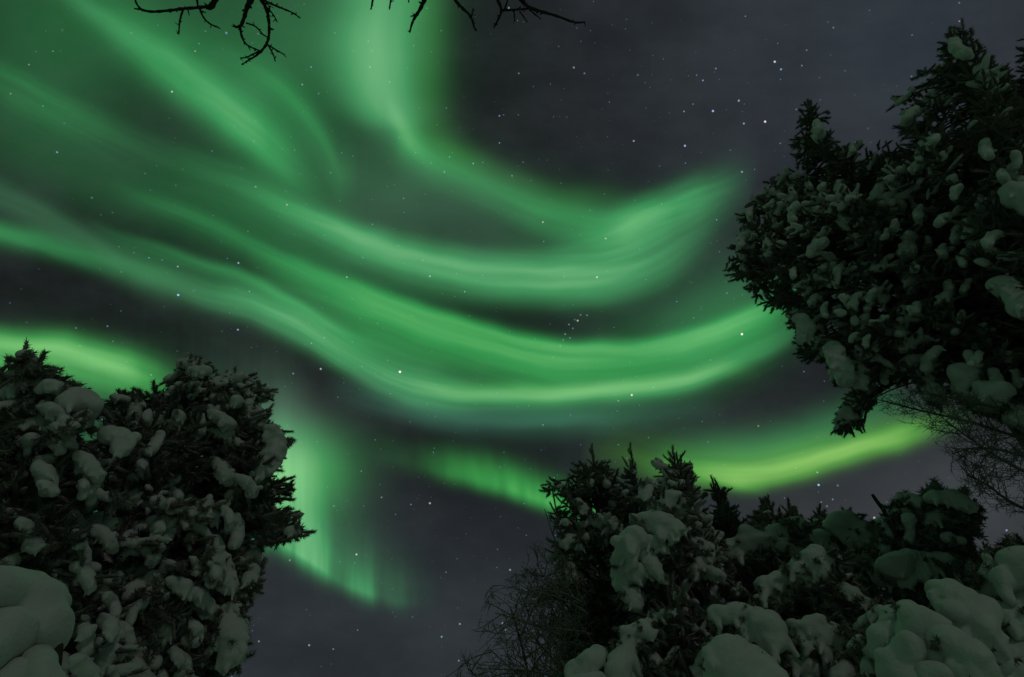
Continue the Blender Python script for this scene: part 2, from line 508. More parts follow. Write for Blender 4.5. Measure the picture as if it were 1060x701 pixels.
def make_sprig(seed, needles=84, core=.62, wd=.055, rings=((.0, .16), (.18, .28), (.5, .34), (.8, .30), (.95, .18)), curl=.12, ns=6):
    """a spruce shoot, unit length along z: a tapering core with a brush of needles"""
    r = np.random.default_rng(seed)
    vs, fs = [], []
    bend = r.normal(size=2) * curl
    for z, q in rings:
        for k in range(ns):
            a = 2 * math.pi * (k + r.uniform(-.2, .2)) / ns
            qq = q * r.uniform(.8, 1.2) * core
            vs.append((math.cos(a) * qq + bend[0] * z * z * 3, math.sin(a) * qq + bend[1] * z * z * 3, z))
    vs.append((bend[0] * 3, bend[1] * 3, 1.04))
    nr = len(rings)
    for i in range(nr - 1):
        for k in range(ns):
            a, b, c, d = i * ns + k, i * ns + (k + 1) % ns, (i + 1) * ns + (k + 1) % ns, (i + 1) * ns + k
            fs += [(a, b, c), (a, c, d)]
    for k in range(ns):
        fs.append(((nr - 1) * ns + k, (nr - 1) * ns + (k + 1) % ns, nr * ns))
    for i in range(needles):
        z = r.uniform(.02, .98)
        a = r.uniform(0, 2 * math.pi)
        out = r.uniform(.45, .80) * (1 - .3 * z)
        fw = r.uniform(.10, .24)
        cx, cy = bend * z * z * 3
        ca, sa = math.cos(a), math.sin(a)
        n = len(vs)
        vs += [(cx + ca * .1 - sa * wd, cy + sa * .1 + ca * wd, z), (cx + ca * .1 + sa * wd, cy + sa * .1 - ca * wd, z), (cx + ca * out, cy + sa * out, z + fw)]
        fs.append((n, n + 1, n + 2))
    return np.array(vs), np.array(fs)


SPRIGS = [make_sprig(100 + i) for i in range(6)]
RIMED = [make_sprig(200 + i, 6, 1.3, .10, ((.0, .20), (.12, .36), (.4, .40), (.75, .38), (.93, .27)), .30, 7) for i in range(8)]      # shoots thickly coated with rime


def frames(D):
    D = D / (np.linalg.norm(D, axis=1)[:, None] + 1e-9)
    ref = np.where(np.abs(D[:, 2:3]) < .95, np.array([[0, 0, 1.0]]), np.array([[1.0, 0, 0]]))
    A = np.cross(D, ref); A /= np.linalg.norm(A, axis=1)[:, None] + 1e-9
    B = np.cross(A, D)
    return A, B, D


def scatter(soup, protos, P, D, L, T, pick):
    """place prototypes at P along D with length L and thickness T"""
    A, B, D = frames(D)
    for k, (v, f) in enumerate(protos):
        idx = np.where(pick == k)[0]
        if not len(idx):
            continue
        vv = (P[idx, None, :] + A[idx, None, :] * (v[None, :, 0:1] * T[idx, None, None]) + B[idx, None, :] * (v[None, :, 1:2] * T[idx, None, None])
              + D[idx, None, :] * (v[None, :, 2:3] * L[idx, None, None]))
        ff = f[None] + (np.arange(len(idx)) * len(v))[:, None, None]
        soup.add_tris(vv.reshape(-1, 3), ff.reshape(-1, 3))


def poly_dist(poly, x, y):
    """signed distance in px: positive inside"""
    poly = np.asarray(poly, dtype=float)
    x, y = np.asarray(x, dtype=float), np.asarray(y, dtype=float)
    d = np.full(x.shape, 1e9); ins = np.zeros(x.shape, dtype=bool)
    for (ax, ay), (bx, by) in zip(poly, np.roll(poly, -1, axis=0)):
        ex, ey = bx - ax, by - ay
        t = np.clip(((x - ax) * ex + (y - ay) * ey) / (ex * ex + ey * ey + 1e-9), 0, 1)
        d = np.minimum(d, np.hypot(x - ax - t * ex, y - ay - t * ey))
        c = ((ay > y) != (by > y)) & (x < (bx - ax) * (y - ay) / (by - ay + 1e-12) + ax)
        ins ^= c
    return np.where(ins, d, -d)


def remeshed(soup, name, voxel, parent, origin, smooth_it=6, mat=None, rough=0.0):
    """melt a heap of lumps into one soft skin of snow"""
    o = soup.build(name, mat or SNOW, None, True, origin)
    m = o.modifiers.new('r', 'REMESH'); m.mode = 'VOXEL'; m.voxel_size = voxel; m.use_smooth_shade = True
    s = o.modifiers.new('s', 'SMOOTH'); s.factor = .5; s.iterations = smooth_it
    dg = bpy.context.evaluated_depsgraph_get()
    me = bpy.data.meshes.new_from_object(o.evaluated_get(dg))
    o.modifiers.clear()
    old = o.data
    o.data = me
    bpy.data.meshes.remove(old)
    if rough:
        n = len(me.vertices)
        co = np.zeros(n * 3, dtype=np.float32); me.vertices.foreach_get('co', co); co = co.reshape(-1, 3)
        no = np.zeros(n * 3, dtype=np.float32); me.vertices.foreach_get('normal', no); no = no.reshape(-1, 3)
        r = np.random.default_rng(n)
        d = np.zeros(n)
        for k, a in ((6, 1.0), (13, .6), (28, .3)):
            for _ in range(4):
                d += np.sin(co @ (r.normal(size=3) * k) + r.uniform(0, 6.28)) * a / 4
        co += no * (d * rough)[:, None]
        me.vertices.foreach_set('co', co.astype(np.float32).ravel())
    me.polygons.foreach_set('use_smooth', np.ones(len(me.polygons), dtype=bool))
    me.name = name
    o.parent = parent
    return o


def pillow(path, r, parent, origin, fingers=1.0, spread=.5, name='snow_pillow', seed=0, droop=1.0, bumps=.5, melt=5):
    """a snow load lying along a bough: path (px, py, radius px) seen at range r, drooping in fingers at its edge"""
    g = np.random.default_rng(seed + int(abs(path[0][0]) * 7 + path[0][1] * 13))
    path = [tuple(p) for p in path]
    pts = np.array([W(p[0], p[1], r + g.normal() * .05) for p in path])
    d0 = pts[0] - CAM
    mpp = np.linalg.norm(pts - CAM, axis=1) / F * .88
    rad = np.array([p[2] for p in path]) * mpp
    away = np.array([d0[0], d0[1], 0.0]); away /= np.linalg.norm(away)
    # the heap has real depth: repeat the path a little further away
    sp = Soup()
    def ball(c, q, sq=.85):
        v, f = LUMPS[g.integers(8)]
        a = g.uniform(0, 6.28)
        R_ = np.array([[math.cos(a), -math.sin(a), 0], [math.sin(a), math.cos(a), 0], [0, 0, sq]])
        sp.add_tris(c + (v @ R_.T) * q, f)
    if len(pts) == 1:
        pts = np.array([pts[0], pts[0] + away * rad[0] * .6]); rad = np.array([rad[0], rad[0] * .8])
    seg = []
    for i in range(len(pts) - 1):
        m = max(2, int(np.linalg.norm(pts[i + 1] - pts[i]) / (min(rad[i], rad[i + 1]) * .45)))
        for t in np.linspace(0, 1, m, endpoint=False):
            seg.append((pts[i] * (1 - t) + pts[i + 1] * t, rad[i] * (1 - t) + rad[i + 1] * t))
    seg.append((pts[-1], rad[-1]))
    for c, q in seg:
        ball(c + g.normal(size=3) * q * .07, q * g.uniform(.86, 1.06))
        for k in (1, 2):
            ball(c + away * q * spread * 1.3 * k + g.normal(size=3) * q * .15 + np.array([0, 0, q * .08 * k]), q * g.uniform(.65, .95))
        for _ in range(3):
            if fingers and g.random() < .60 * fingers:
                dirx = -away * g.uniform(-.1, .7) + np.array([g.normal() * .4, g.normal() * .2, -1.0 * droop])
                dirx /= np.linalg.norm(dirx)
                ln = q * g.uniform(.6, 1.5); w = q * g.uniform(.20, .40)
                st = c + np.array([g.normal() * q * .5, 0, -q * .2]) - away * q * g.uniform(.2, .6)
                for t in np.linspace(0, 1, 6):
                    ball(st + dirx * ln * t, w * (1 - .4 * t), 1.0)
        if g.random() < bumps:
            ball(c + np.array([g.normal() * q * .5, 0, q * g.uniform(.1, .55)]) - away * q * g.uniform(0, .5), q * g.uniform(.4, .62))
    vox = max(.010, float(np.min(rad)) / 6.5)
    vox = min(vox, .016)
    return remeshed(sp, name, vox, parent, origin, melt, rough=float(np.mean(rad)) * .04 * (melt < 10))


def spruce(label, poly, tip, r, thick, n_clump, sprig=(.13, .035), frost=NEEDLE, snow=.5, snow_size=1.0, pillows=(), pr=None, group=None,
           trunk_r=.07, up=.25, name='snowy_spruce', density=1.0, lean=0.0, seed=1, keep=7, rime=False, leader=None, melt=.013, fill=.68, slen=1.0, loads=0, load_r=(4, 8)):
    g = np.random.default_rng(seed)
    top = W(tip[0], tip[1], r)
    base = np.array([top[0] + lean, top[1] + .05, 0.0])
    root = thing(name, label, 'spruce', base, group)
    tr = Soup()
    H = top[2]
    bent = [W(x, y, r) for x, y in leader] + [base] if leader else None
    def trunk_at(z):
        if bent:
            for b_, a_ in zip(bent[:-1], bent[1:]):
                if z >= a_[2]:
                    return a_ + (b_ - a_) * min(max((z - a_[2]) / (b_[2] - a_[2] + 1e-6), 0), 1)
            return base
        t = min(max(z / H, 0), 1)
        return base + (top - base) * t + np.array([math.sin(z * 1.7 + seed), math.cos(z * 1.3 + seed), 0]) * .03 * (1 - t)
    tube(tr, [trunk_at(z) for z in np.linspace(0, H, 24)], 0, 0, 8, rad=trunk_r * np.linspace(1, 0, 24) ** .9 + .006)
    # clump positions fill the crown: its outline as surveyed, its depth as round as it is wide
    pl = np.asarray(poly, dtype=float)
    x0, y0 = pl.min(0); x1, y1 = pl.max(0)
    T = []
    tries = 0
    while len(T) < n_clump and tries < 200:
        tries += 1
        px = g.uniform(x0, x1, 400); py = g.uniform(y0, y1, 400)
        dd = poly_dist(poly, px, py)
        for a, b, d in zip(px, py, dd):
            if d < 4 or len(T) >= n_clump:
                continue
            m = r / F * 1.15
            th = min(math.sqrt(max(d * m, .02) * 2 * thick), thick)
            q = W(a, b, r + g.uniform(-1, 1) * th)
            if q[2] < .25:
                continue
            T.append(q)
    T = np.array(T)
    wood = []
    T = T[np.argsort(np.hypot(T[:, 0] - base[0], T[:, 1] - base[1]))]
    P_, D_, L_ = [], [], []
    ph = g.normal(size=(3, 3)) * 3.2
    SP, SD, SL = [], [], []
    for q in T:
        h = np.array([q[0] - base[0], q[1] - base[1]]); hd = np.linalg.norm(h)
        za = min(q[2] + hd * (.40 - .95 * q[2] / H) * g.uniform(.6, 1.3), H * .97)
        A0 = trunk_at(za)
        vec = q - A0
        ln = np.linalg.norm(vec) + 1e-6
        mid = A0 + vec * .55 + np.array([0, 0, .10 * ln])
        path = smooth_path([A0, mid, q], 2)
        for _try in range(7):
            a, b = project(path)
            if not np.any((a > 0) & (a < 1060) & (b > 0) & (b < 701) & (poly_dist(poly, a, b) < -2)):
                break
            za = min(za + .35, H * .96) if _try < 5 else za
            A0 = trunk_at(za)
            mid = A0 * .45 + q * .55 + np.array([0, 0, .10 * ln])
            path = smooth_path([A0, mid, q], 2)
        else:
            near = [p for p in wood if 0.05 < np.linalg.norm(p - q)]
            if near:
                A0 = min(near, key=lambda p: np.linalg.norm(p - q))
                path = smooth_path([A0, (A0 + q) / 2 + np.array([0, 0, .05]), q], 2)
        wood.append(q)
        tube(tr, path, .006 + .008 * min(ln, 1.5), .003, 4)
        o = path[-1] - path[-3]; o /= np.linalg.norm(o) + 1e-9
        if hd < .12:
            o = np.array([g.normal() * .3, g.normal() * .3, 1.0])
        o = o + np.array([0, 0, up * g.uniform(0, 1.4)]) + g.normal(size=3) * .25
        o /= np.linalg.norm(o)
        side = np.cross(o, [0, 0, 1.0]); side /= np.linalg.norm(side) + 1e-9
        upv = np.cross(side, o)
        S = sprig[0]
        roll = g.normal() * .5
        sd = side * math.cos(roll) + upv * math.sin(roll)
        patch = math.sin(q @ ph[0] + 1) + math.sin(q @ ph[1] + 2) + math.sin(q @ ph[2])
        heavy = g.random() < snow * (.9 + 1.1 * patch)
        n_side = int(g.integers(3, 6) * density)
        items = [(q, o, S * g.uniform(.9, 1.3))]
        for i in range(n_side):
            t = (i + g.uniform(0, 1)) / n_side
            p = q - o * S * 2.0 * t
            for sg in (-1, 1):
                if g.random() < .12:
                    continue
                dv = o * g.uniform(.4, .9) + sd * sg * g.uniform(.6, 1.1) + upv * g.normal() * .35
                l = S * g.uniform(.75, 1.2) * (.7 + .5 * t)
                items.append((p, dv, l))
                if g.random() < .5:
                    dn = dv / np.linalg.norm(dv)
                    items.append((p + dn * l * .7, dn + o * .3 * g.normal() + g.normal(size=3) * .3, l * .85))
            if g.random() < .35:
                items.append((p, upv + g.normal(size=3) * .5, S * g.uniform(.5, .9)))
            if g.random() < .35:
                items.append((p, -upv + o * .5 + g.normal(size=3) * .4, S * g.uniform(.6, 1.1)))
        for p, dv, l in items:
            P_.append(p); D_.append(dv); L_.append(l)
            if heavy and g.random() < fill or g.random() < .06 * snow:
                SP.append(p); SD.append(dv); SL.append(l)
    # leader shoots at the very top
    for k in range(7):
        P_.append(top - np.array([0, 0, .05 * k])); a = k * 2.4
        D_.append(np.array([math.cos(a) * .5 * (k > 0), math.sin(a) * .5 * (k > 0), 1.0])); L_.append(sprig[0] * 1.0)
    P_ = np.array(P_); D_ = np.array(D_); L_ = np.array(L_)
    Dn = D_ / np.linalg.norm(D_, axis=1)[:, None]
    def inside(P, Dn, L, tol):
        a, b = project(P + Dn * L[:, None])
        a2, b2 = project(P)
        off = (a < -30) | (a > 1090) | (b > 730) | (b < -30)
        return off | (np.minimum(poly_dist(poly, a, b), poly_dist(poly, a2, b2)) > -tol)
    k = inside(P_, Dn, L_, keep)
    P_, Dn, L_ = P_[k], Dn[k], L_[k]
    nn = len(P_)
    fol = Soup()
    protos = SPRIGS + (RIMED if rime else [])
    # shoots that stick out of the snow pillows
    for pth in pillows:
        off, pth = pth if isinstance(pth, tuple) else (0, pth)
        for x, y, q in pth:
            m = (pr or r - thick * .7) * 1.15 / F
            for _ in range(int(4 + min(q, 12) * .3)):
                a = g.uniform(-.4, math.pi + .4)
                c_ = W(x + math.cos(a) * q * .8, y + math.sin(a) * q * g.uniform(.6, .95), (pr or r - thick * .7) + off + g.uniform(-.2, .8) * q * m)
                dv = np.array([math.cos(a) * .8, g.uniform(-1.0, .2), -math.sin(a) * .7 + .1]) + g.normal(size=3) * .35
                P_ = np.vstack([P_, c_]); Dn = np.vstack([Dn, dv / np.linalg.norm(dv)]); L_ = np.append(L_, sprig[0] * g.uniform(.45, .8))
    nn = len(P_)
    scatter(fol, protos, P_, Dn, L_, np.full(nn, sprig[1]) * g.uniform(.8, 1.25, nn), g.integers(0, len(protos), nn))
    tr.build('trunk', BARK, root, True, base)
    fol.build('crown', frost, root, True, base)
    if len(SP):
        SP, SD, SL = np.array(SP), np.array(SD), np.array(SL)
        SD = SD / np.linalg.norm(SD, axis=1)[:, None]
        k = inside(SP, SD, SL, keep - 3)
        SP, SD, SL = SP[k], SD[k], SL[k]
        n = len(SP)
        lift = np.zeros((n, 3)); lift[:, 2] = sprig[1] * .30
        ctr = SP + SD * (SL * g.uniform(.3, .65, n))[:, None] + lift
        sn = Soup()
        scatter(sn, LUMPS, ctr, SD + g.normal(size=(n, 3)) * .15 - np.array([0, 0, .25]), SL * g.uniform(.42, .85, n) * slen * snow_size ** .4, sprig[1] * g.uniform(.22, .66, n) * snow_size, g.integers(0, 8, n))
        remeshed(sn, 'snow_clumps', melt, root, base, 2)
    # more snow loads, each lying along a drooping bough on the near side of the crown
    g = np.random.default_rng(seed + 5000)
    made = tries = 0
    while made < loads and tries < 4000:
        tries += 1
        x, y = g.uniform(max(x0, 2), min(x1, 1058)), g.uniform(max(y0, 2), min(y1, 699))
        d = poly_dist(poly, [x], [y])[0]
        q = g.uniform(*load_r)
        tx_, _ = project(trunk_at(W(x, y, r)[2]))
        sg = 1.0 if x > tx_ else -1.0
        an = math.radians(g.uniform(5, 60)) if abs(x - tx_) > 25 else math.radians(g.uniform(50, 110))
        ln = q * g.uniform(2.5, 5.0)
        pts = []
        for k in np.linspace(0, 1, 4):
            aa = an + math.radians(35) * k
            pts.append((x + sg * math.cos(aa) * ln * k, y + math.sin(aa) * ln * k + g.normal() * q * .15, q * (1.0 - .45 * abs(k - .55))))
        de = poly_dist(poly, [p[0] for p in pts], [p[1] for p in pts])
        if de.min() < q * 1.35:
            continue
        th = min(math.sqrt(d * r / F * 1.15 * 2 * thick), thick)
        pillow(pts, r - th * g.uniform(.75, 1.0), root, base, fingers=.8, seed=seed * 57 + tries)
        made += 1
    for i, pth in enumerate(pillows):
        off = g.normal() * .06
        if isinstance(pth, tuple):
            off, pth = pth
        pillow(pth, (pr or r - thick * .7) + off, root, base, seed=seed * 31 + i)
    return root

# ---------------------------------------------------------------- snow covered ground
def ground():
    n = 90
    lin_ = np.linspace(-1, 1, n)
    g1 = np.sign(lin_) * np.abs(lin_) ** 3 * 900
    X, Y = np.meshgrid(g1, g1)
    Z = .10 * np.sin(X * .9 + 1) * np.cos(Y * .7) + .05 * np.sin(X * 2.1 + Y * 1.7) - .05
    Z = Z * np.clip(np.hypot(X, Y) / 4, .3, 1)
    v = np.stack([X, Y, Z], -1).reshape(-1, 3)
    f = [(j * n + i, j * n + i + 1, (j + 1) * n + i + 1, (j + 1) * n + i) for j in range(n - 1) for i in range(n - 1)]
    s = Soup(); s.add(v, f)
    o = s.build('ground', SNOW, None, True)
    o['kind'] = 'structure'
    return o


ground()

# ---------------------------------------------------------------- spruces on the left
spruce('snow-caked spruce cut off by the left picture edge, pointed top against the yellow-green glow',
       [(27, 359), (45, 372), (57, 376), (62, 392), (78, 398), (92, 402), (100, 420), (114, 430), (114, 470), (122, 520), (128, 580), (140, 640), (150, 701), (150, 780), (-160, 780), (-160, 600), (-100, 480), (-40, 420), (-5, 398), (12, 373)],
       (27, 361), 4.6, .8, 430, sprig=(.150, .066), snow=.50, snow_size=1.1, melt=.012, fill=.8, slen=.8, loads=34, load_r=(4, 8), trunk_r=.09, seed=11, group='snowy spruces',
       pillows=[[(2, 424, 8), (20, 426, 12), (34, 435, 10), (50, 441, 7)], [(72, 418, 10), (80, 411, 12), (92, 420, 11)], [(112, 448, 9), (128, 452, 10), (126, 466, 7)],
                [(20, 491, 4), (35, 490, 4), (50, 488, 4)], [(10, 455, 5), (28, 458, 6), (45, 460, 5)], [(50, 446, 5), (68, 455, 6), (76, 464, 4)], [(95, 505, 4), (110, 515, 4), (122, 518, 3)],
                [(30, 478, 4), (52, 474, 5), (70, 480, 4)], [(0, 528, 3), (20, 530, 3), (40, 527, 3)], [(62, 405, 6), (52, 398, 6)], [(25, 368, 6), (35, 376, 6)], [(12, 390, 6), (25, 392, 7), (40, 396, 6)]])
spruce('bushy snow-plastered spruce with a rounded knobbly top and one bough jutting into the green glow',
       [(200, 372), (213, 376), (218, 392), (240, 390), (258, 393), (275, 400), (288, 408), (290, 422), (278, 432), (283, 450), (300, 450), (303, 465), (296, 478), (303, 503), (297, 520), (314, 543), (310, 560), (285, 563), (268, 556), (268, 605), (256, 630), (255, 660), (246, 690), (225, 701), (200, 780), (60, 780), (100, 600), (106, 500), (108, 430), (116, 406), (135, 405), (150, 408), (152, 394), (175, 393), (182, 378)],
       (200, 374), 5.2, 1.0, 560, sprig=(.145, .066), snow=.50, snow_size=1.1, melt=.012, fill=.8, slen=.8, loads=44, load_r=(4, 8.5), trunk_r=.10, seed=12, group='snowy spruces',
       pillows=[[(138, 468, 8), (155, 472, 10), (162, 484, 7)], [(100, 542, 5), (125, 543, 7), (145, 550, 12), (158, 560, 12), (160, 580, 10), (152, 598, 7)], [(172, 605, 8), (175, 625, 9), (172, 640, 8), (190, 650, 8), (197, 665, 8)],
                [(105, 648, 4), (120, 642, 6), (140, 648, 8), (148, 655, 6)], [(135, 668, 5), (134, 690, 6)], [(222, 560, 8), (230, 590, 10), (238, 608, 9)], [(206, 608, 9), (200, 620, 7)],
                [(208, 633, 5), (225, 632, 6), (243, 628, 7)], [(235, 640, 11), (240, 660, 13), (238, 680, 12)], [(185, 430, 7), (183, 441, 5)], [(224, 429, 7), (237, 440, 8)], [(218, 446, 4), (233, 450, 7), (243, 458, 6)],
                [(281, 445, 9), (288, 460, 10), (276, 480, 11), (264, 492, 9)], [(175, 500, 6), (177, 516, 5)], [(240, 510, 6), (235, 522, 5)], [(245, 415, 7)], [(170, 525, 6), (185, 532, 5), (192, 545, 4)], [(200, 385, 7), (212, 384, 6)],
                [(300, 550, 6), (308, 550, 6)], [(120, 412, 5), (130, 414, 5)], [(258, 600, 7), (262, 590, 7)]])
sap = thing('snowbound_sapling', 'young tree bent under a big smooth snow load in the lower left corner', 'sapling', W(-60, 700, 2.3) * np.array([1, 1, 0]))
s0 = Soup()
b0 = np.array(sap.location)
tube(s0, smooth_path([b0, b0 + np.array([.02, 0, 1.0]), W(-30, 610, 2.35), W(30, 612, 2.3), W(62, 640, 2.25), W(60, 690, 2.2)], 2), .03, .008, 7)
for q in range(14):
    a = W(rng.uniform(-20, 66), rng.uniform(660, 700), 2.3)
    tube(s0, smooth_path([W(20, 620, 2.32), (W(20, 640, 2.3) + a) / 2 + rng.normal(size=3) * .02, a], 2), .006, .002, 4)
s0.build('trunk', BARK, sap, True, b0)
for i, p in enumerate([[(-40, 618, 22), (-10, 613, 22), (14, 613, 22), (36, 622, 22), (48, 642, 21), (48, 664, 16)], [(-34, 676, 34), (-12, 664, 30), (6, 652, 20)], [(38, 676, 11), (42, 692, 12), (45, 708, 13)], [(18, 692, 12), (12, 706, 14)]]):
    pillow(p, (2.25, 2.19, 2.14, 2.12)[i], sap, b0, fingers=0, seed=i, bumps=0, melt=16)

# ---------------------------------------------------------------- big spruces on the right
spruce('tall spruce on the right whose lone finger-like tip stands clear of its crown',
       [(835, 102), (850, 108), (858, 122), (858, 148), (872, 150), (888, 145), (905, 158), (915, 140), (935, 170), (1000, 260), (1075, 360), (1180, 480), (1200, 560), (1080, 470), (1060, 445), (1020, 430), (985, 410), (950, 392), (915, 405), (893, 425), (885, 452), (862, 445), (868, 425), (884, 405), (868, 385), (845, 384), (826, 372), (828, 348), (812, 332), (788, 318), (768, 295), (750, 285), (752, 262), (762, 232), (766, 212), (785, 200), (783, 188), (800, 182), (808, 170), (820, 180), (826, 170), (818, 140), (822, 116)],
       (837, 107), 5.5, 1.15, 760, sprig=(.115, .055), frost=NEEDLE_DARK, snow=.30, snow_size=1.2, loads=46, load_r=(2.5, 5.5), leader=[(837, 107), (845, 150), (880, 185), (983, 329)], trunk_r=.15, seed=21, pr=4.7, group='snowy spruces', keep=5,
       pillows=[[(800, 244, 4), (795, 255, 5), (797, 265, 5)], [(828, 330, 7), (835, 340, 8), (832, 352, 7)], [(840, 311, 5), (850, 305, 4)], [(862, 360, 8), (868, 376, 9), (876, 391, 8)], [(884, 364, 5), (890, 380, 8), (892, 396, 7)],
                [(904, 346, 4), (915, 335, 4)], [(862, 274, 4), (857, 286, 4)], [(885, 304, 4), (878, 312, 3)], [(930, 345, 11), (935, 357, 9)], [(943, 374, 11), (962, 376, 9)], [(960, 395, 9), (966, 410, 8)], [(1000, 388, 13), (1006, 404, 11)],
                [(1028, 403, 13), (1016, 414, 9)], [(1040, 370, 7)], [(1058, 430, 12)], [(905, 240, 5), (908, 252, 5)], [(922, 204, 7), (930, 213, 5)], [(934, 320, 5), (940, 328, 7)], [(960, 315, 5), (972, 308, 4)],
                [(866, 386, 7), (872, 394, 6)], [(812, 240, 3), (822, 235, 3)], [(795, 215, 4), (801, 208, 3)]])
spruce('tallest spruce, its tufted tip nearest the upper right corner of the sky',
       [(990, 26), (1003, 27), (1015, 42), (1022, 60), (1045, 75), (1075, 120), (1100, 180), (1200, 330), (1200, 470), (1070, 400), (1020, 330), (960, 280), (925, 230), (905, 185), (912, 150), (922, 135), (921, 105), (935, 92), (945, 98), (942, 75), (955, 68), (972, 75), (972, 55), (978, 35)],
       (992, 28), 5.2, 1.0, 540, sprig=(.125, .048), frost=NEEDLE_DARK, snow=.30, snow_size=1.2, loads=22, load_r=(2.5, 5), leader=[(992, 28), (1000, 70), (1022, 130), (1090, 240)], trunk_r=.16, seed=22, pr=4.4, group='snowy spruces', keep=5, up=.5,
       pillows=[[(1050, 203, 9), (1060, 200, 13), (1066, 212, 11)], [(920, 185, 4)], [(1042, 235, 5)], [(1014, 252, 5), (1026, 262, 6)], [(1036, 294, 9), (1050, 303, 9), (1062, 318, 11)], [(1000, 230, 4), (1008, 240, 4)], [(985, 185, 4)], [(945, 175, 4), (952, 168, 4)]])
spruce('spruce at the right picture edge of which only a dark shoot and some boughs show',
       [(1062, 36), (1090, 40), (1160, 90), (1220, 260), (1120, 260), (1060, 180), (1035, 120), (1040, 90), (1052, 60), (1048, 48)],
       (1066, 38), 5.9, .8, 140, sprig=(.13, .05), frost=NEEDLE_DARK, snow=.15, trunk_r=.13, seed=23, group='snowy spruces', keep=5, up=.5)

# ---------------------------------------------------------------- spruces in the middle
CG = 'snowy spruces'
spruce('slim spruce, westernmost of the middle cluster, dark top above bare birch twigs',
       [(613, 465), (622, 476), (634, 480), (645, 495), (655, 540), (662, 600), (660, 680), (655, 780), (560, 780), (572, 690), (575, 620), (568, 570), (572, 545), (562, 505), (566, 490), (580, 505), (590, 500), (594, 480), (605, 478)],
       (613, 468), 6.3, .7, 300, sprig=(.12, 0.055), snow=0.60, snow_size=1.4, trunk_r=.08, seed=31, group=CG, pr=5.7,
       pillows=[[(583, 563, 6), (592, 558, 8), (600, 566, 6)], [(590, 585, 5), (592, 600, 5)], [(598, 520, 5), (606, 528, 6)], [(585, 540, 5)], [(625, 560, 6), (630, 548, 5)]])
spruce('narrow spruce with a fine spire between its two neighbours in the middle cluster',
       [(653, 466), (658, 478), (666, 490), (676, 510), (684, 540), (692, 600), (694, 700), (690, 780), (620, 780), (626, 640), (630, 540), (636, 500), (645, 482)],
       (653, 468), 6.0, .5, 220, sprig=(.11, 0.050), snow=0.60, snow_size=1.4, trunk_r=.07, seed=32, group=CG, pr=5.6,
       pillows=[[(648, 510, 4), (655, 516, 5)], [(665, 505, 5), (668, 518, 5)], [(636, 545, 5), (646, 552, 4)]])
spruce('spruce with a forked star-shaped tip and open layered twigs',
       [(690, 461), (697, 468), (706, 461), (708, 470), (716, 478), (714, 490), (728, 503), (722, 515), (736, 540), (752, 580), (762, 640), (772, 780), (650, 780), (660, 640), (668, 560), (664, 520), (668, 495), (676, 480), (684, 476)],
       (697, 472), 5.0, .7, 270, sprig=(.12, 0.045), snow=0.40, snow_size=1.3, trunk_r=.07, seed=33, group=CG, pr=4.5,
       pillows=[[(706, 590, 7), (725, 590, 8), (740, 594, 7), (748, 598, 5)], [(722, 560, 5), (735, 566, 5)], [(672, 505, 5), (668, 515, 5)], [(712, 540, 4), (724, 544, 4)]])
spruce('dark spruce standing behind the star-tipped one',
       [(736, 496), (746, 504), (762, 520), (774, 545), (780, 600), (775, 780), (715, 780), (712, 560), (722, 512)],
       (737, 497), 7.2, .6, 128, sprig=(.15, 0.064), frost=NEEDLE_DARK, snow=0.15, trunk_r=.07, seed=34, group=CG, keep=6)
st = spruce('small spruce smothered in a tall white snow load before the star-tipped spruce',
       [(672, 560), (700, 540), (712, 570), (716, 640), (720, 780), (640, 780), (650, 660), (660, 600)],
       (688, 524), 4.4, .35, 96, sprig=(.12, 0.048), snow=0.18, trunk_r=.05, seed=35, pr=4.0, group=CG,
       pillows=[[(690, 524, 13), (697, 516, 12), (702, 524, 11)], [(658, 540, 8), (672, 540, 13), (686, 545, 16), (700, 545, 11)], [(657, 556, 16), (648, 578, 15), (644, 600, 13), (652, 616, 11), (660, 627, 7)], [(690, 552, 10), (706, 549, 7)],
                [(668, 572, 11), (678, 590, 7), (688, 602, 4)], [(660, 590, 12), (656, 605, 10)], [(676, 560, 9), (690, 570, 5)]])
sh = spruce('low snow-buried spruce at the foot of the middle cluster',
       [(650, 655), (700, 600), (715, 640), (720, 700), (720, 780), (600, 780), (610, 700)],
       (690, 612), 3.9, .35, 80, sprig=(.13, 0.044), snow=0.12, trunk_r=.04, seed=36, pr=3.6, group=CG,
       pillows=[[(597, 696, 11), (610, 684, 11), (620, 676, 9)], [(640, 694, 14), (648, 676, 11), (656, 655, 9), (666, 649, 8), (674, 658, 6)], [(655, 694, 15), (640, 708, 17)], [(600, 712, 14), (620, 705, 10)], [(690, 690, 5), (700, 672, 4)], [(664, 672, 6), (680, 684, 5), (694, 694, 4)], [(730, 680, 6), (722, 700, 7)]])

# ---------------------------------------------------------------- distant tops behind the lower right
for lab, tp, pg, rr, sd_ in (
        ('far small spruce top peeping over the snow right of the dark spruce', (793, 516), [(793, 514), (800, 524), (812, 540), (822, 600), (770, 600), (775, 540), (784, 526)], 9.0, 41),
        ('far spruce top, a low dark notch above the snow cone', (815, 522), [(815, 520), (824, 530), (838, 545), (845, 600), (800, 600), (804, 540), (808, 528)], 9.6, 42),
        ('farthest dark spruce top beside the snow-hung broken stick', (846, 528), [(846, 526), (856, 536), (880, 548), (880, 610), (830, 610), (836, 545), (840, 534)], 10.5, 43)):
    spruce(lab, pg, tp, rr, .6, 45, sprig=(.20, 0.090), frost=NEEDLE_DARK, snow=0.12, trunk_r=.07, seed=sd_, group=CG, keep=5)

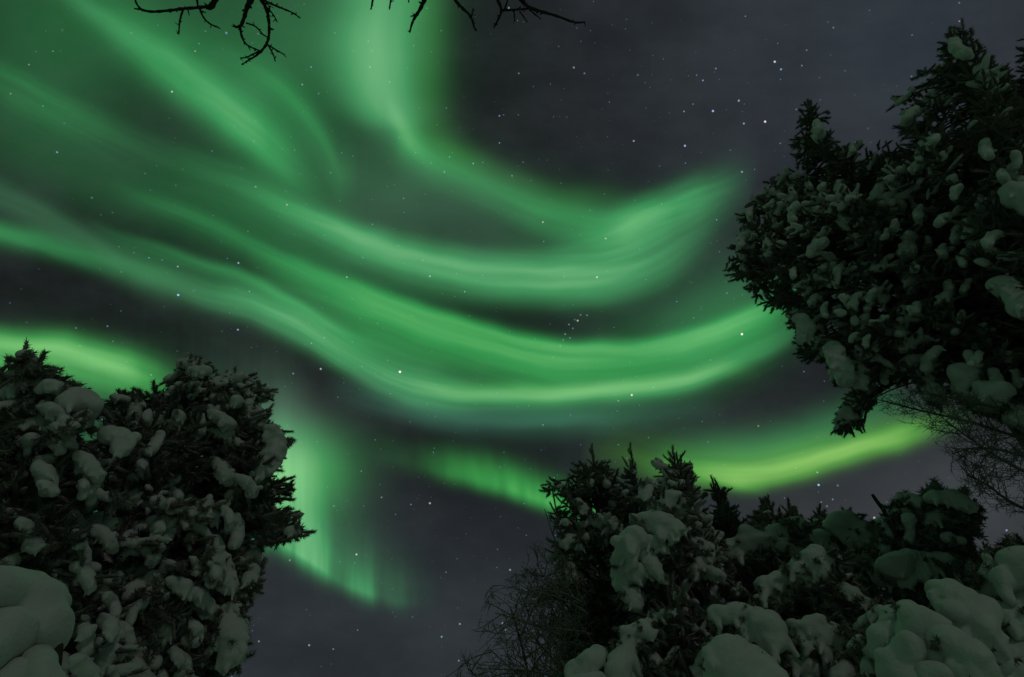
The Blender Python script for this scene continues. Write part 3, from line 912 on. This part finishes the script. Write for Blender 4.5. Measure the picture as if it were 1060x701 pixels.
# ---------------------------------------------------------------- snow-loaded spruces lower right
spruce('spruce with a long fringed snow pillow across its top, beside the dark spruce',
       [(748, 575), (765, 560), (800, 552), (830, 560), (842, 590), (838, 640), (842, 780), (735, 780), (732, 640)],
       (790, 548), 5.6, .6, 176, sprig=(.15, 0.068), snow=0.21, trunk_r=.07, seed=51, pr=5.0, group=CG,
       pillows=[[(752, 573, 13), (768, 568, 15), (785, 563, 16), (803, 556, 17), (812, 562, 13)], [(735, 590, 7), (745, 596, 8)], [(815, 543, 6), (825, 540, 7), (832, 548, 6)]])
spruce('cone-shaped white spruce top between two wider snowy trees',
       [(875, 532), (892, 545), (910, 570), (912, 640), (905, 780), (835, 780), (838, 620), (845, 560), (860, 545)],
       (875, 533), 6.4, .6, 144, sprig=(.16, 0.068), snow=0.24, trunk_r=.07, seed=52, pr=5.9, group=CG,
       pillows=[[(876, 538, 11), (866, 549, 13), (884, 551, 15), (899, 559, 12)], [(846, 556, 9), (857, 560, 9)], [(890, 590, 6), (880, 600, 6)], [(900, 575, 7)]])
spruce('flat-topped spruce hung with layered snow shelves, broken stick at its shoulder',
       [(916, 528), (930, 512), (945, 516), (960, 510), (985, 511), (1006, 522), (1010, 560), (1022, 590), (1012, 620), (1005, 780), (895, 780), (902, 650), (908, 600), (912, 560)],
       (962, 511), 5.6, .65, 224, sprig=(.14, 0.090), snow=0.24, trunk_r=.08, seed=53, pr=5.0, group=CG,
       pillows=[[(914, 594, 12), (930, 587, 14), (950, 584, 13), (970, 584, 12), (990, 587, 10), (1006, 591, 7)], [(936, 531, 7), (955, 532, 8), (975, 533, 8), (1000, 531, 8)], [(915, 541, 8), (918, 556, 9), (916, 572, 8)], [(940, 535, 6), (942, 548, 4), (941, 560, 4)],
                [(935, 516, 7), (948, 518, 6)], [(965, 514, 7), (985, 515, 8), (1002, 524, 7)], [(980, 556, 5), (995, 560, 5)]])
spruce('snow-heavy spruce rising out of the right picture edge in the lower corner',
       [(1020, 585), (1035, 565), (1048, 556), (1062, 548), (1120, 560), (1170, 780), (1010, 780), (1004, 680), (1012, 620)],
       (1062, 545), 4.6, .6, 144, sprig=(.14, 0.064), snow=0.21, trunk_r=.06, seed=54, pr=4.1, group=CG,
       pillows=[[(1064, 584, 18), (1047, 596, 17), (1032, 612, 14)], [(1066, 636, 20), (1044, 643, 14), (1031, 645, 9)], [(1064, 676, 24), (1042, 690, 22)], [(1020, 574, 3), (1026, 584, 4), (1016, 594, 4)]])
spruce('bowed snow-covered spruce with an arched white hump and a hanging tongue of snow',
       [(790, 610), (830, 585), (862, 580), (905, 612), (905, 700), (900, 780), (790, 780), (785, 660)],
       (838, 572), 4.5, .5, 144, sprig=(.13, 0.056), snow=0.18, trunk_r=.06, seed=55, pr=4.0, group=CG,
       pillows=[[(800, 612, 14), (813, 603, 15), (828, 592, 15), (841, 580, 15), (850, 590, 10), (848, 606, 7)], [(855, 578, 6), (868, 580, 6)], [(862, 606, 6), (880, 613, 7), (898, 626, 6)], [(885, 640, 5), (870, 628, 5)]])
spruce('low snow mound of a buried spruce with a thick bent arm of snow',
       [(740, 640), (775, 635), (800, 650), (812, 690), (815, 780), (735, 780), (728, 690)],
       (770, 628), 3.8, .4, 80, sprig=(.12, 0.048), snow=0.12, trunk_r=.05, seed=56, pr=3.45, group=CG,
       pillows=[[(742, 637, 11), (762, 636, 12), (783, 639, 14), (795, 652, 15), (804, 668, 11)]])
spruce('smooth white snow cone over a small buried tree at the bottom',
       [(750, 690), (765, 680), (790, 705), (790, 790), (740, 790)],
       (752, 655), 3.3, .25, 22, sprig=(.10, 0.040), snow=0.06, trunk_r=.04, seed=57, pr=3.1, group=CG,
       pillows=[[(751, 664, 11), (757, 680, 22), (768, 705, 36), (790, 726, 30)]])
spruce('small spruce carrying a broad lumpy snow cap with drooping fringe',
       [(830, 660), (875, 655), (890, 690), (890, 780), (820, 780), (818, 690)],
       (850, 642), 4.1, .35, 96, sprig=(.12, 0.048), snow=0.15, trunk_r=.05, seed=58, pr=3.75, group=CG,
       pillows=[[(847, 646, 10), (835, 656, 13), (859, 659, 14), (823, 666, 8), (871, 669, 9)], [(832, 686, 13)], [(873, 690, 8), (868, 703, 8)], [(890, 650, 6), (902, 640, 6), (912, 632, 6)]])
spruce('largest rounded snow mound at the bottom, a wholly buried spruce',
       [(905, 680), (960, 660), (1010, 690), (1010, 790), (900, 790)],
       (955, 632), 3.5, .4, 64, sprig=(.11, 0.040), snow=0.06, trunk_r=.05, seed=59, pr=3.15, group=CG,
       pillows=[(.10, [(938, 636, 11), (926, 646, 13), (914, 662, 12), (906, 684, 11)]), (0, [(942, 638, 12), (956, 648, 17), (962, 668, 20), (972, 690, 22)]), (-.08, [(940, 668, 13), (935, 690, 18), (945, 710, 22)]), (-.12, [(985, 668, 14), (1002, 684, 17), (1014, 704, 16)]), (.1, [(900, 674, 6), (898, 690, 6)]), (.25, [(905, 642, 6), (913, 633, 6)]), (.15, [(890, 662, 5), (882, 670, 5)]), (-.15, [(970, 702, 14), (990, 712, 14)])])
spruce('sloping snow-draped spruce between the big mound and the right picture edge',
       [(975, 610), (1000, 620), (1025, 660), (1035, 780), (990, 780), (975, 660)],
       (972, 604), 4.0, .35, 64, sprig=(.12, 0.048), snow=0.12, trunk_r=.05, seed=60, pr=3.7, group=CG,
       pillows=[[(972, 611, 9), (988, 621, 15), (1003, 634, 17), (1013, 652, 16), (1020, 676, 16)]])

# broken stick
bs = Soup()
tube(bs, smooth_path([W(903, 512, 5.5), W(909, 521, 5.5), W(917, 530, 5.5), W(922, 560, 5.55), W(928, 780, 5.7), W(928, 780, 5.7) * np.array([1, 1, 0])], 2), .012, .03, 6)
o = bs.build('broken_stick', BARK, None, True)
o['label'] = 'thin broken stick slanting up from the flat-topped snowy spruce'; o['category'] = 'stick'


# ---------------------------------------------------------------- bare trees
def grow(sp, p, d, ln, rad, depth, g, spread=.7, droop=0.0, kids=(3, 6), wig=.22, nodes=6, bound=None, rmin=.0030):
    d = d / np.linalg.norm(d)
    pts = [np.array(p)]
    dd = d.copy()
    for i in range(nodes):
        dd = dd + g.normal(size=3) * wig + np.array([0, 0, -droop])
        dd /= np.linalg.norm(dd)
        pts.append(pts[-1] + dd * ln / nodes)
    pts = np.array(pts)
    if bound is not None:
        a, b = project(pts[-1:])
        if 0 < a[0] < 1060 and b[0] < 701 and poly_dist(bound, a, b)[0] < -3:
            return
    tube(sp, smooth_path(pts, 1), rad, rad * .35, 5 if rad > .006 else 3)
    if depth == 0:
        return
    for k in range(g.integers(*kids)):
        t = g.uniform(.2, .98)
        i = min(int(t * nodes), nodes - 1)
        q = pts[i] + (pts[i + 1] - pts[i]) * (t * nodes - i)
        ax = pts[i + 1] - pts[i]; ax /= np.linalg.norm(ax)
        rn = g.normal(size=3); rn -= ax * (rn @ ax); rn /= np.linalg.norm(rn) + 1e-9
        grow(sp, q, ax * (1 - spread * .5) + rn * spread * g.uniform(.6, 1.2), ln * g.uniform(.35, .65), max(rad * .55, rmin), depth - 1, g, spread, droop, kids, wig, max(4, nodes - 1), bound, rmin)


BB = [(562, 520), (572, 500), (575, 560), (640, 640), (660, 780), (440, 780), (470, 690), (490, 650), (505, 610), (530, 595), (545, 570)]
for lab, bx, by, r, tx, ty, n, sd_ in (
        ('bare birch with fine twigs fanning out left of the middle spruces', 596, 690, 6.0, 570, 500, 9, 1),
        ('low bare birch shrub, its arching twigs against the dark sky at the bottom', 575, 700, 5.2, 528, 628, 10, 2),
        ('thin bare sapling tangled below the westernmost spruce of the middle cluster', 615, 700, 5.0, 600, 600, 9, 3)):
    g = np.random.default_rng(sd_ + 900)
    base = W(bx, by, r); base = np.array([base[0], base[1], 0.0])
    root = thing('bare_birch', lab, 'birch', base, 'bare birches')
    tr, tw = Soup(), Soup()
    top = W(tx, ty, r)
    stem = smooth_path([base, base * .75 + top * .25 + np.array([.12, 0, .2]), base * .5 + top * .5 + np.array([-.10, .1, .1]), base * .25 + top * .75 + np.array([.10, 0, .05]), top], 3)
    tube(tr, stem, .030, .004, 7)
    for k in range(n * 3):
        i = g.integers(len(stem) // 3, len(stem) - 1)
        d = np.array([g.normal() * .8 - .45, g.normal() * .6, g.uniform(.2, 1.1)])
        grow(tw, stem[i], d, g.uniform(.5, 1.1), .011, 3, g, .75, .02, (3, 7), .14, 6, BB, .0036)
    tr.build('trunk', BARK, root, True, base)
    tw.build('twigs', TWIG_FROST, root, False, base)

g = np.random.default_rng(77)
base = W(1150, 560, 4.6) * np.array([1, 1, 0])
root = thing('bare_larch', 'bare larch reaching in from the right edge, spiky dark twigs against the yellow-green glow', 'larch', base)
tr, tw = Soup(), Soup()
ltop = W(1150, 300, 4.6)
tube(tr, [base, base * .5 + ltop * .5, ltop], .09, .03, 8)
LBX = [(903, 415), (925, 400), (960, 395), (1000, 405), (1080, 420), (1080, 545), (1030, 535), (1005, 520), (985, 485), (970, 460), (940, 440), (910, 425)]
for path in ([(1150, 470), (1090, 462), (1045, 450), (1000, 435), (960, 427), (925, 418), (906, 413)], [(1150, 520), (1085, 500), (1040, 478), (1005, 455), (985, 440)], [(1150, 560), (1080, 535), (1045, 520), (1020, 500), (1000, 492)], [(1150, 500), (1090, 485), (1050, 468), (1010, 462), (985, 470)],
             [(1150, 430), (1090, 425), (1050, 425), (1010, 418), (970, 408), (940, 405)]):
    pts = smooth_path([W(x, y, 4.6 + g.normal() * .12) for x, y in path], 2)
    tube(tw, pts, .016, .003, 5)
    for i in range(4, len(pts) - 1):
        for k in range(4):
            ax = pts[i + 1] - pts[i]; ax /= np.linalg.norm(ax)
            rn = g.normal(size=3); rn -= ax * (rn @ ax); rn /= np.linalg.norm(rn)
            grow(tw, pts[i], ax * .7 + rn * .8, g.uniform(.10, .30), .0030, 2, g, .8, .0, (2, 5), .12, 4, LBX, .0018)
tr.build('trunk', BARK, root, True, base)
tw.build('twigs', TWIG_FROST, root, False, base)

# birch behind the viewer whose outer boughs hang into the top of the view
base = np.array([-.9, -1.9, 0.0])
root = thing('overhanging_birch', 'bare birch whose knobbly dark twigs hang down into the top edge of the sky', 'birch', base)
tr, tw = Soup(), Soup()
S1 = 3.2
tree = smooth_path([base, base + np.array([.05, .1, 2.2]), base + np.array([.1, .3, 4.0]), base + np.array([.2, .5, 6.5])], 3)
tube(tr, tree, .12, .03, 10)
limb_a = smooth_path([base + np.array([.07, .18, 2.9]), base + np.array([.2, .9, 4.2]), WS(240, -160, S1 + .1), WS(240, -60, S1)], 3)
limb_b = smooth_path([base + np.array([.1, .28, 3.8]), base + np.array([.6, 1.2, 4.9]), WS(470, -160, S1 + .1), WS(470, -70, S1)], 3)
bough_a, bough_b = Soup(), Soup()
tube(bough_a, limb_a, .045, .016, 8)
tube(bough_b, limb_b, .045, .014, 8)
tw = bough_a


def twig(path, w0, w1, s=S1, nubs=True, g=np.random.default_rng(5)):
    pts = [WS(x, y, s + g.normal() * .012) for x, y in path]
    p = smooth_path(pts, 2)
    m = s / F
    rad = np.linspace(w0, w1, len(p)) * m * .58 * (1 + .18 * np.sin(np.arange(len(p)) * 2.3))
    tube(tw, p, 0, 0, 6, rad=rad)
    if nubs:
        for i in range(2, len(p) - 1):
            if g.random() < .45:
                d = g.normal(size=3)
                tube(tw, [p[i], p[i] + d / np.linalg.norm(d) * m * g.uniform(2, 4.0)], rad[i] * .9, rad[i] * .4, 4)


twig([(240, -60), (228, -25), (222, 3), (217, 9)], 6, 2.6)
twig([(224, -5), (221, 6), (205, 8), (190, 9), (175, 11), (158, 12.5), (148, 11), (142, 6), (139, -3)], 2.3, 1.1)
twig([(146, 10), (139, 9)], 1.3, .9); twig([(190, 9), (186, 20), (185, 36)], 1.4, .8); twig([(206, 7), (210, 18), (217, 25), (227, 29)], 1.6, .9)
twig([(194, 9), (196, 16)], 1, .6, nubs=False); twig([(203, -8), (205, 8)], 1.6, 1.4)
twig([(240, -60), (258, -25), (262, -2), (257, 5)], 6, 3.0)
twig([(262, -10), (256, 6), (253, 18), (249, 28), (243, 28)], 3.4, 1.5)
twig([(249, 27), (249, 36), (254, 46), (262, 50), (270, 53)], 1.6, 1.1); twig([(248, 30), (252, 40), (253, 46)], 1.2, .8)
twig([(262, -8), (271, 0), (277, 12), (279, 28), (278, 42), (272, 52), (265, 58), (258, 62), (250, 67)], 3.0, .9)
twig([(272, 52), (262, 56), (255, 60), (249, 60)], 1.4, .9); twig([(277, 46), (283, 56), (285, 64)], 1.4, .9); twig([(278, 47), (288, 53), (295, 57)], 1.4, .9)
twig([(255, 24), (265, 27), (272, 36), (276, 38)], 1.3, .9); twig([(268, -3), (278, 3), (290, 8), (303, 13), (311, 19)], 1.9, 1.0); twig([(274, 5), (283, 15), (287, 23)], 1.4, .9)
twig([(276, 18), (280, 8), (276, 3)], 1.2, .9)
tw = bough_b
twig([(470, -70), (452, -35), (441, -5), (437, 6), (431, 16), (427, 22), (424, 34)], 4.5, 1.1); twig([(430, 16), (425, 17)], 1.5, .8)
twig([(470, -70), (410, -40), (387, -6), (384, 10)], 3, .9); twig([(410, -40), (405, -3), (403, 10)], 2, .9); twig([(424, -15), (423, 3)], 1.5, .8)
twig([(470, -70), (462, -30), (468, -3), (478, 8), (488, 17), (490, 26), (492, 31)], 3, 1.1); twig([(488, 17), (490, 9)], 1.2, .8)
twig([(470, -70), (505, -35), (513, -4), (520, 10), (516, 20), (511, 29)], 3.5, 1.1); twig([(520, 11), (535, 10), (548, 9)], 1.8, 1.4)
twig([(505, -35), (530, -10), (545, 7), (560, 12), (578, 17), (595, 24), (606, 23)], 3.4, 1.0); twig([(532, 11), (533, 22)], 1.2, .8); twig([(538, 12), (546, 23)], 1.2, .8); twig([(548, 10), (560, 20)], 1.4, .8)
twig([(522, 10), (526, 0), (524, -12)], 1.4, 1.2)
tr.build('trunk', BARK, root, True, base)
bough_a.build('bough', TWIG, root, True, base)
bough_b.build('bough', TWIG, root, True, base)
